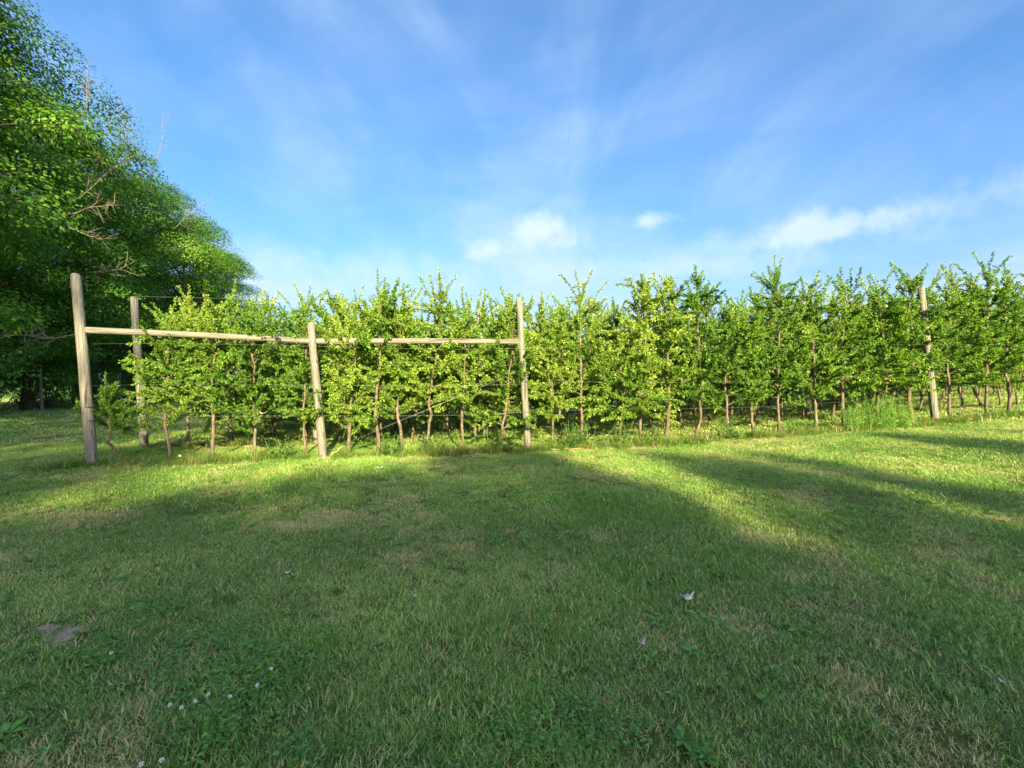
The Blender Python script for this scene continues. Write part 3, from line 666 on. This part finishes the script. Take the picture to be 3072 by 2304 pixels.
for h, nm in ((3.1, 'topmost'), (1.6, 'lower')):
    row_wire(1, I1[0][0], 18, h, 'thin steel trellis wire, %s along the second orchard row' % nm)

# ------------------------------------------------------------------ wire deer fence at the forest edge
fe = empty('wire_fence', (FENCE0[0], FENCE0[1], g1(*FENCE0))); tag(fe, 'dark wire mesh fence with slim grey posts along the forest edge', 'fence')
fp = []
for j in range(-2, 6):
    p = FENCE0 + FDIR * j * 6.4; z = g1(*p); fp.append((p[0], p[1], z))
    me, _ = post_mesh('fence_post', 2.3, .06 if j == 0 else .035, -.06, 400 + j); o = obj('post', me, fe); o.location = (p[0] - fe.location.x, p[1] - fe.location.y, z - fe.location.z)
tb = Tubes(); fp = np.array(fp)
for h in np.linspace(.12, 2.2, 13): tb.add(fp + np.array([0, 0, h]) - np.array(fe.location), .004, 4, False)
T0 = np.linspace(-2, 5, int(7 * 6.4 / .3))
for t in T0:
    p = FENCE0 + FDIR * t * 6.4; z = np.interp(t, np.arange(-2, 6), fp[:, 2]); tb.add(np.array([[p[0], p[1], z + .1], [p[0], p[1], z + 2.2]]) - np.array(fe.location), .0035, 4, False)
tag(obj('wire_mesh', tb.mesh('wire_mesh', M['rustwire']), fe), kind='stuff')

# ------------------------------------------------------------------ grass (uncountable: stuff, scattered with geometry nodes)
def clump(name, nb, rad, lmin, lmax, wid, seed, mat, lean=.5, seg=2):
    q = np.random.default_rng(seed); V = []; T = []; A = []; HG = []; n = 0
    comb = q.normal(0, .18, 2)
    for i in range(nb):
        r = rad * math.sqrt(q.random()); a = q.uniform(0, 6.283); p = np.array([r * math.cos(a), r * math.sin(a), -.004])
        ln = q.uniform(lmin, lmax); az = q.uniform(0, 6.283); l = lean * q.uniform(.2, 1.1)
        d = np.array([math.cos(az) * l + comb[0], math.sin(az) * l + comb[1], 1.0]); d /= np.linalg.norm(d)
        s = np.array([-math.sin(az + q.normal(0, .6)), math.cos(az), 0.0]); s /= np.linalg.norm(s); w_ = wid * q.uniform(.7, 1.25)
        out = np.array([math.cos(az), math.sin(az), 0]) * ln * q.uniform(.05, .4) * lean
        m = p + d * ln * .5; t = p + d * ln + out - np.array([0, 0, np.linalg.norm(out) * .4])
        V += [p - s * w_ * .5, p + s * w_ * .5, m + out * .25 - s * w_ * .42, m + out * .25 + s * w_ * .42, t]
        T += [(n, n + 1, n + 3), (n, n + 3, n + 2), (n + 2, n + 3, n + 4)]; n += 5
        rv = q.random(); A += [rv] * 5; HG += [0, 0, .5, .5, 1]
    return bpy.data.objects.new(name, mesh_np(name, V, T, {'rnd': A, 'hgt': HG}, mat))
def clover_clump(name, nb, rad, seed):
    q = np.random.default_rng(seed); P = []; D = []; NN = []; LL = []; RN = []
    for i in range(nb):
        r = rad * math.sqrt(q.random()); a = q.uniform(0, 6.283); c = np.array([r * math.cos(a), r * math.sin(a), q.uniform(.022, .05)]); a0 = q.uniform(0, 6.283)
        up = nrm(np.array([q.normal(0, .3), q.normal(0, .3), 1])); s = q.uniform(.008, .014); rr = q.random()
        for k in range(3):
            P.append(c); D.append((math.cos(a0 + 2.094 * k), math.sin(a0 + 2.094 * k), .15)); NN.append(up); LL.append(s); RN.append(rr)
    LL = np.array(LL); return bpy.data.objects.new(name, leaves_mesh(name, np.array(P), np.array(D), np.array(NN), LL, LL * .95, np.array(RN), M['clover'], .1, .1))
def scatter(name, sources, X, Y, scl, rot, vi, dry, tone, label, cat, zoff=0.0):
    lib = bpy.data.collections.new(name + '_blades')
    for s in sources: lib.objects.link(s)
    me = bpy.data.meshes.new(name); n = len(X); me.vertices.add(n)
    co = np.column_stack([X, Y, gz(X, Y) + zoff]).astype(np.float32); me.vertices.foreach_set('co', co.ravel())
    for k, a, ty in (('scl', scl, 'FLOAT'), ('dry', dry, 'FLOAT'), ('tone', tone, 'FLOAT'), ('rot', rot, 'FLOAT_VECTOR'), ('vi', vi, 'INT')):
        at_ = me.attributes.new(k, ty, 'POINT')
        at_.data.foreach_set('vector' if ty == 'FLOAT_VECTOR' else 'value', np.asarray(a, np.int32 if ty == 'INT' else np.float32).ravel())
    o = obj(name, me); tag(o, label, cat, kind='stuff')
    g = bpy.data.node_groups.new(name + '_scatter', 'GeometryNodeTree')
    g.interface.new_socket('Geometry', in_out='INPUT', socket_type='NodeSocketGeometry'); g.interface.new_socket('Geometry', in_out='OUTPUT', socket_type='NodeSocketGeometry')
    gi = N(g, 'NodeGroupInput'); go = N(g, 'NodeGroupOutput')
    ci = N(g, 'GeometryNodeCollectionInfo'); ci.inputs[0].default_value = lib; ci.inputs['Separate Children'].default_value = True; ci.inputs['Reset Children'].default_value = True
    ip = N(g, 'GeometryNodeInstanceOnPoints'); ip.inputs['Pick Instance'].default_value = True
    def na(nm, ty):
        a = N(g, 'GeometryNodeInputNamedAttribute', data_type=ty); a.inputs['Name'].default_value = nm; return a.outputs['Attribute']
    er = N(g, 'FunctionNodeEulerToRotation'); g.links.new(na('rot', 'FLOAT_VECTOR'), er.inputs[0])
    g.links.new(gi.outputs[0], ip.inputs['Points']); g.links.new(ci.outputs[0], ip.inputs['Instance']); g.links.new(na('vi', 'INT'), ip.inputs['Instance Index'])
    g.links.new(er.outputs[0], ip.inputs['Rotation']); g.links.new(na('scl', 'FLOAT'), ip.inputs['Scale']); g.links.new(ip.outputs[0], go.inputs[0])
    md = o.modifiers.new('scatter', 'NODES'); md.node_group = g
    return o
def fan(y0, y1, dens, side=1.3, margin=1.5, xmin=-60, xmax=60):
    W = side * y1 + margin; n = int(2 * W * (y1 - y0) * dens); x = rng.uniform(-W, W, n); y = rng.uniform(y0, y1, n)
    k = (np.abs(x) < side * np.maximum(y, 0) + margin) & (x > xmin) & (x < xmax); return x[k], y[k]
def dryness(x, y):
    d = sstep(.46, .74, fbm(x * .55 + 3, y * .55, 5, 3)) * .14 + sstep(.50, .78, fbm(x * 2.3, y * 2.3, 9, 3)) * .55 + .11
    rowd = np.min([np.abs(y - row_y(k, x)) for k in range(6)], axis=0)
    d = d + .25 * (1 - sstep(.2, .7, rowd)) * (x > -8.5)
    d = d + .5 * np.exp(-(((x - 1.9) / .9) ** 2 + ((y - 4.35) / .28) ** 2))
    return np.clip(d, 0, .92)
def rots(n, tilt=.12): return np.column_stack([rng.normal(0, tilt, n), rng.normal(0, tilt, n), rng.uniform(0, 6.283, n)])
CLOV = [pix(820, 1980), pix(760, 2090), pix(620, 1930), pix(560, 2150), pix(1750, 2250), pix(1500, 2270), pix(1000, 2240), pix(700, 2010), pix(430, 1830), pix(60, 2200), pix(1850, 2200), pix(300, 1960)]
def clov_at(x, y):
    w_ = (fbm(x * 4, y * 4, 77, 3) - .5) * .5; t = np.zeros_like(x)
    for (cx, cy), r in zip(CLOV, [.26, .28, .24, .18, .22, .16, .18, .24, .14, .16, .16, .15]): t = np.maximum(t, 1 - sstep(r * .75, r * 1.25, np.hypot(x - cx, y - cy) + w_))
    return t
near_src = [clump('near_clump_%d' % i, 80, .085, .014, .036 + .008 * (i % 3), .0036, 800 + i, M['lawn'], 1.1) for i in range(6)]
mid_src = [clump('mid_clump_%d' % i, 110, .15, .016, .045, .0048, 820 + i, M['lawn'], 1.1) for i in range(5)]
far_src = [clump('far_clump_%d' % i, 80, .34, .03, .065, .016, 840 + i, M['lawn'], .7) for i in range(4)]
for nm, src, y0, y1, dens, side, mg in (('lawn_grass', near_src, .7, 5.2, 330, 1.35, .9), ('lawn_grass_mid', mid_src, 5.2, 11.5, 110, 1.3, 1.2), ('lawn_grass_far', far_src, 11.5, 46, 16, 1.3, 2)):
    x, y = fan(y0, y1, dens, side, mg, xmax=34 if y1 > 20 else 60)
    keep = rng.random(len(x)) > np.minimum(dirt_at(x, y) * 1.3, .8)
    if nm == 'lawn_grass': keep &= rng.random(len(x)) > clov_at(x, y) * .35
    x, y = x[keep], y[keep]; n = len(x)
    hgt = .72 + .55 * fbm(x * 1.4, y * 1.4, 15, 3)
    lush = sstep(.58, .75, fbm(x * .8 + 9, y * .8, 25, 2)); hgt = hgt * (1 + .35 * lush)
    tone = np.clip(fbm(x * .9, y * .9, 55, 4) * 2.4 - .7, 0, 1)
    scatter(nm, src, x, y, hgt * rng.uniform(.8, 1.2, n), rots(n), rng.integers(0, len(src), n), dryness(x, y) * (1 - .7 * lush), tone,
            {'lawn_grass': 'short mown grass of the near lawn', 'lawn_grass_mid': 'mown grass between lawn and front orchard row', 'lawn_grass_far': 'grass between the orchard rows and by the forest'}[nm], 'grass')
# clover patches
x, y = fan(1.0, 3.4, 420, 1.35, .6); k = rng.random(len(x)) < clov_at(x, y) * .6 + .01; x, y = x[k], y[k]; n = len(x)
scatter('clover_patch', [clover_clump('clover_clump_%d' % i, 22, .07, 860 + i) for i in range(4)], x, y, rng.uniform(.65, 1.1, n), rots(n), rng.integers(0, 4, n), np.zeros(n), rng.random(n),
        'low green clover leaves growing in the near lawn', 'clover')
def rosette(name, seed):
    q = np.random.default_rng(seed); n = q.integers(7, 13); az = np.arange(n) * 2.4 + q.uniform(-.3, .3, n); Ln = q.uniform(.03, .065, n)
    D = np.column_stack([np.cos(az), np.sin(az), q.uniform(.25, .7, n)]); P = np.tile([[0, 0, .006]], (n, 1)) + D * .006
    return bpy.data.objects.new(name, leaves_mesh(name, P, D, nrm(np.array([0, 0, 1.0]) + q.normal(0, .2, (n, 3))), Ln, Ln * q.uniform(.3, .5), q.random(n), M['clover'], .35, .2))
x, y = fan(1.1, 7.0, 11, 1.3, .5); k = rng.random(len(x)) < sstep(.42, .66, fbm(x * .9 + 4, y * .9, 91, 3)) + .08; x, y = x[k], y[k]; n = len(x)
scatter('broadleaf_weeds', [rosette('rosette_%d' % i, 870 + i) for i in range(5)], x, y, rng.uniform(.7, 1.5, n), rots(n), rng.integers(0, 5, n), np.zeros(n), rng.random(n), 'broad leaved weeds scattered through the lawn', 'weeds', .012)
# longer grass and weeds along the feet of the rows
tx, ty = [], []
for k in range(5):
    n = 2300 if k == 0 else 1100; xx = rng.uniform(-8.2 - .4 * k, 15 + 3 * k, n); yy = row_y(k, xx) + rng.normal(0, .2, n) - (.08 if k == 0 else 0); tx.append(xx); ty.append(yy)
n = 700; t = rng.uniform(-1.6, 4.5, n) * 6.4; off = rng.normal(.3, .5, n); tx.append(FENCE0[0] + FDIR[0] * t - FDIR[1] * off); ty.append(FENCE0[1] + FDIR[1] * t + FDIR[0] * off)
x = np.concatenate(tx); y = np.concatenate(ty); k = rng.random(len(x)) < sstep(.3, .62, fbm(x * 1.3, y * 1.3, 65, 3)) + .15; x, y = x[k], y[k]; n = len(x)
tall_src = [clump('tall_clump_%d' % i, 34, .09, .09, .26, .007, 880 + i, M['tall'], .8) for i in range(4)]
scatter('tall_grass', tall_src, x, y, rng.uniform(.5, 1.25, n) * (.4 + .9 * fbm(x * 1.4, y * 1.4, 66, 2)), rots(n, .1), rng.integers(0, 4, n), np.clip(dryness(x, y) * .4, 0, .35), rng.random(n), 'longer unmown grass at the feet of the tree rows', 'grass')

# ------------------------------------------------------------------ weeds at the row
def weed_mesh(seed, nst, h, rad, leaf, mat, erect=.25, wfac=.28, step=.035):
    q = np.random.default_rng(seed); tb = Tubes(); P = []; D = []; LL = []
    for i in range(nst):
        a = q.uniform(0, 6.283); r = rad * math.sqrt(q.random()); p = np.array([r * math.cos(a), r * math.sin(a), -.02]); hh = h * q.uniform(.55, 1.05)
        C = curve(p, (q.normal(0, erect), q.normal(0, erect), 1), hh, 7, (0, 0, 0), .04, q); tb.add(C, np.linspace(.005, .002, 8), 4, False)
        for s in np.arange(.1, 1.0, step / hh):
            k = s * 7; j = min(int(k), 6); pp = C[j] + (C[j + 1] - C[j]) * (k - j); az = q.uniform(0, 6.283)
            P.append(pp); D.append((math.cos(az), math.sin(az), q.uniform(.2, 1.1))); LL.append(leaf * q.uniform(.6, 1.15) * (1.1 - .4 * s))
    P = np.array(P); D = np.array(D); LL = np.array(LL)
    return tb.mesh('weed_stems', M['stem']), leaves_mesh('weed_leaves', P, D, nrm(np.array([0, 0, 1.0]) + q.normal(0, .3, P.shape)), LL, LL * wfac, q.random(len(LL)), mat, .3, .2)
def put_weed(name, meshes, u, dy, label, cat, group, sc=1.0, rz=0.0):
    x, y = row_at(0, u); y += dy; x = ray(u, y); o = empty(name, (x, y, g1(x, y)), rz); o.scale = (sc, sc, sc); tag(o, label, cat, group)
    obj('stems', meshes[0], o); tag(obj('leaves', meshes[1], o), kind='stuff'); return o
GR = [weed_mesh(910, 60, .95, .36, .11, M['goldenrod'], .16, .3), weed_mesh(911, 46, .85, .32, .11, M['goldenrod'], .16, .3)]
put_weed('goldenrod_clump', GR[0], 2635, -.3, 'tall bright green goldenrod clump left of the right trellis post', 'weed', 'tall weeds')
put_weed('goldenrod_clump', GR[1], 2700, -.3, 'bright green goldenrod clump just left of the grey right trellis post foot', 'weed', 'tall weeds')
put_weed('goldenrod_clump', GR[1], 2555, -.1, 'shorter green goldenrod clump beside a dark apple trunk', 'weed', 'tall weeds', .8, 2.0)
WD = [weed_mesh(920, 30, .42, .24, .11, M['weed'], .5, .35), weed_mesh(921, 26, .5, .2, .09, M['weed'], .4, .5), weed_mesh(922, 22, .35, .22, .13, M['weed'], .7, .22)]
for i, (u, dy, s, lab) in enumerate([(1500, -.15, 1.35, 'dark green weed tuft left of the right brace post'), (1170, -.1, 1.15, 'dark weed tuft under the trees right of the middle brace post'), (330, -.1, .9, 'low weed tuft right of the left end post'),
                                     (1700, 0, 1.3, 'shorter leafy weed just right of the right brace post'), (1960, 0, 1.0, 'green weed beside the low bushy apple tree'), (2090, -.15, .9, 'small weed tuft a few trees right of the low bushy apple tree'),
                                     (1740, .1, 1.5, 'taller leafy weed hiding a trunk right of the right brace post'), (2270, -.2, .7, 'low weed tuft in the sunny patch of the row'), (2905, .1, 1.3, 'weed tuft right of the right trellis post'), (1300, .1, 1.2, 'leafy weed in the gap between the middle and right brace posts'), (1860, .15, 1.3, 'leafy weed under the low bushy apple tree'), (2400, .1, 1.2, 'green weed right of the tallest apple tree'), (840, .1, 1.1, 'weed tuft just left of the middle brace post'), (2180, .1, 1.2, 'weed tuft in the sunny stretch left of the tallest apple tree'), (470, -.2, .6, 'small weed tuft in front of the second tree'),
                                     (640, -.25, .6, 'small green weed near the third tree of the row')]):
    put_weed('weed_tuft', WD[i % 3], u, dy, lab, 'weed', 'weed tufts along the front row', s, i * .9)

# ------------------------------------------------------------------ small things on the lawn
def dry_leaf(name, u, v, size, rz, mat, label, group, h=.035, curl=.6, lobes=5, seed=0, at_z=None):
    q = np.random.default_rng(seed); x, y = pix(u, v, at_z or 0.0); V = []; n = 18
    for i in range(n):
        a = 2 * math.pi * i / n; r = size * (.62 + .38 * abs(math.cos(a * lobes / 2))) * q.uniform(.85, 1.1); px_, py_ = r * math.cos(a), r * math.sin(a) * .7
        V.append((px_, py_, curl * (px_ * px_ + .4 * py_ * py_) / size + q.normal(0, .06) * size))
    V.append((0, 0, 0)); V = np.array(V); T = [(n, i, (i + 1) % n) for i in range(n)]
    V2 = np.concatenate([V, V - [0, 0, .0015]]); T2 = T + [(n * 2 + 1, n + 1 + (i + 1) % n, n + 1 + i) for i in range(n)]
    for i in range(n): j = (i + 1) % n; T2 += [(i, n + 1 + i, n + 1 + j), (i, n + 1 + j, j)]
    o = empty(name, (x, y, at_z if at_z else g1(x, y) + h), rz); tag(o, label, 'leaf', group)
    obj('blade', mesh_np(name, V2, T2, None, mat), o)
    tb = Tubes(); tb.add(np.array([[-size * .4, 0, curl * .16 * size], [-size * .9, 0, .01], [-size * 1.5, .01, -.012]]), [.0018, .0015, .001], 5); obj('stalk', tb.mesh('stalk', M['straw']), o)
dry_leaf('dry_leaf', 2060, 1812, .055, .2, M['dryleaf'], 'largest pale curled dead leaf on the lawn, right of centre', 'dead leaves on the lawn', .045, .8, 5, 1)
dry_leaf('dry_leaf', 1925, 1958, .036, 1.0, M['tanleaf'], 'greyish curled dead leaf on the lawn, lowest and nearest', 'dead leaves on the lawn', .045, .9, 3, 2)
dry_leaf('dry_leaf', 1246, 1806, .024, 2.2, M['dryleaf'], 'small pale dead leaf on the lawn left of centre', 'dead leaves on the lawn', .04, .6, 3, 3)
dry_leaf('dry_leaf', 862, 1733, .02, .5, M['dryleaf'], 'tiny white dead leaf on the shaded lawn at left', 'dead leaves on the lawn', .04, .6, 3, 4)
dry_leaf('dry_leaf', 3005, 2078, .018, 1.5, M['dryleaf'], 'tiny pale dead leaf near the right edge of the lawn', 'dead leaves on the lawn', .04, .6, 3, 5)
dry_leaf('dry_leaf', 1140, 1425, .06, 0.0, M['dryleaf'], 'white dead leaf on the lawn before the row', 'dead leaves on the lawn', .05, .6, 5, 6)
dry_leaf('dry_leaf', 790, 1240, .085, .1, M['tanleaf'], 'pale dead leaf caught in the fourth tree of the front row', 'dead leaves on the lawn', 0, .5, 2, 9, .94)
def clover_head(u, v, r, label):
    x, y = pix(u, v, .05); o = empty('clover_flower', (x, y, g1(x, y))); tag(o, label, 'flower', 'white clover flowers')
    q = np.random.default_rng(int(u)); n = 60; d = nrm(q.normal(0, 1, (n, 3)) + np.array([0, 0, .3])); P = d * r * .35 + np.array([0, 0, .065])
    Ln = np.full(n, r * .8); obj('head', leaves_mesh('clover_head', P, d, nrm(np.cross(d, q.normal(0, 1, (n, 3)))), Ln, Ln * .45, q.random(n), M['petal'], 0, .2), o)
    tb = Tubes(); tb.add(np.array([[0, 0, -.01], [.003, 0, .03], [0, 0, .065]]), .0013, 5); obj('stalk', tb.mesh('clover_stalk', M['stem']), o)
CF = [(335, 1968), (510, 2120), (587, 2108), (625, 2088), (772, 2062), (485, 2285), (425, 2298), (813, 2012), (545, 2127), (690, 2095)]
for i, (u, v) in enumerate(CF):
    clover_head(u, v, .0085, 'small round white clover flower in the lower left lawn, %s from the left' % ORD[sorted(range(10), key=lambda k: CF[k][0]).index(i)])
# dandelion clock by the second tree
x, y = row_at(0, 540); y -= .35; x = ray(540, y); o = empty('dandelion_clock', (x, y, g1(x, y))); tag(o, 'white dandelion seed head on a stalk in front of the second tree', 'flower')
qd = np.random.default_rng(8); d = nrm(qd.normal(0, 1, (110, 3))); Ln = np.full(110, .02)
obj('seed_head', leaves_mesh('seed_head', d * .006 + np.array([0, 0, .19]), d, nrm(np.cross(d, qd.normal(0, 1, d.shape))), Ln, Ln * .16, qd.random(110), M['petal'], 0, .1), o)
tb = Tubes(); tb.add(np.array([[0, 0, -.02], [.006, 0, .1], [0, 0, .19]]), .0025, 5); obj('stalk', tb.mesh('dandelion_stalk', M['stem']), o)
# fallen prunings
def stick(u0, v0, u1, v1, dy, h0, h1, r, label, seed):
    q = np.random.default_rng(seed); xa, ya = row_at(0, u0); ya += dy; xb, yb = row_at(0, u1); yb += dy
    za = g1(xa, ya) + h0; zb = g1(xb, yb) + h1; C = np.array([np.array([xa, ya, za]) * (1 - t) + np.array([xb, yb, zb]) * t + q.normal(0, .008, 3) for t in np.linspace(0, 1, 7)])
    tb = Tubes(); tb.add(C, np.linspace(r, r * .6, 7), 6); tag(obj('pruned_stick', tb.mesh('pruned_stick', M['straw'])), label, 'stick', 'pruned sticks by the row')
stick(1358, 0, 1425, 0, -.2, .05, .06, .008, 'straw coloured stick lying on the grass between the brace posts', 1)
stick(1400, 0, 1374, 0, -.15, .03, .42, .006, 'thin pale stick leaning up between the brace posts', 2)
stick(1000, 0, 1035, 0, -.15, .05, .22, .009, 'bare pruned twig right of the middle brace post', 3)
stick(1648, 0, 1740, 0, -.35, .05, .05, .006, 'thin stick lying in the grass right of the right brace post', 4)
stick(2115, 0, 2125, 0, -.1, .02, .36, .005, 'upright dry stalk beside a trunk in the sunny row', 5)
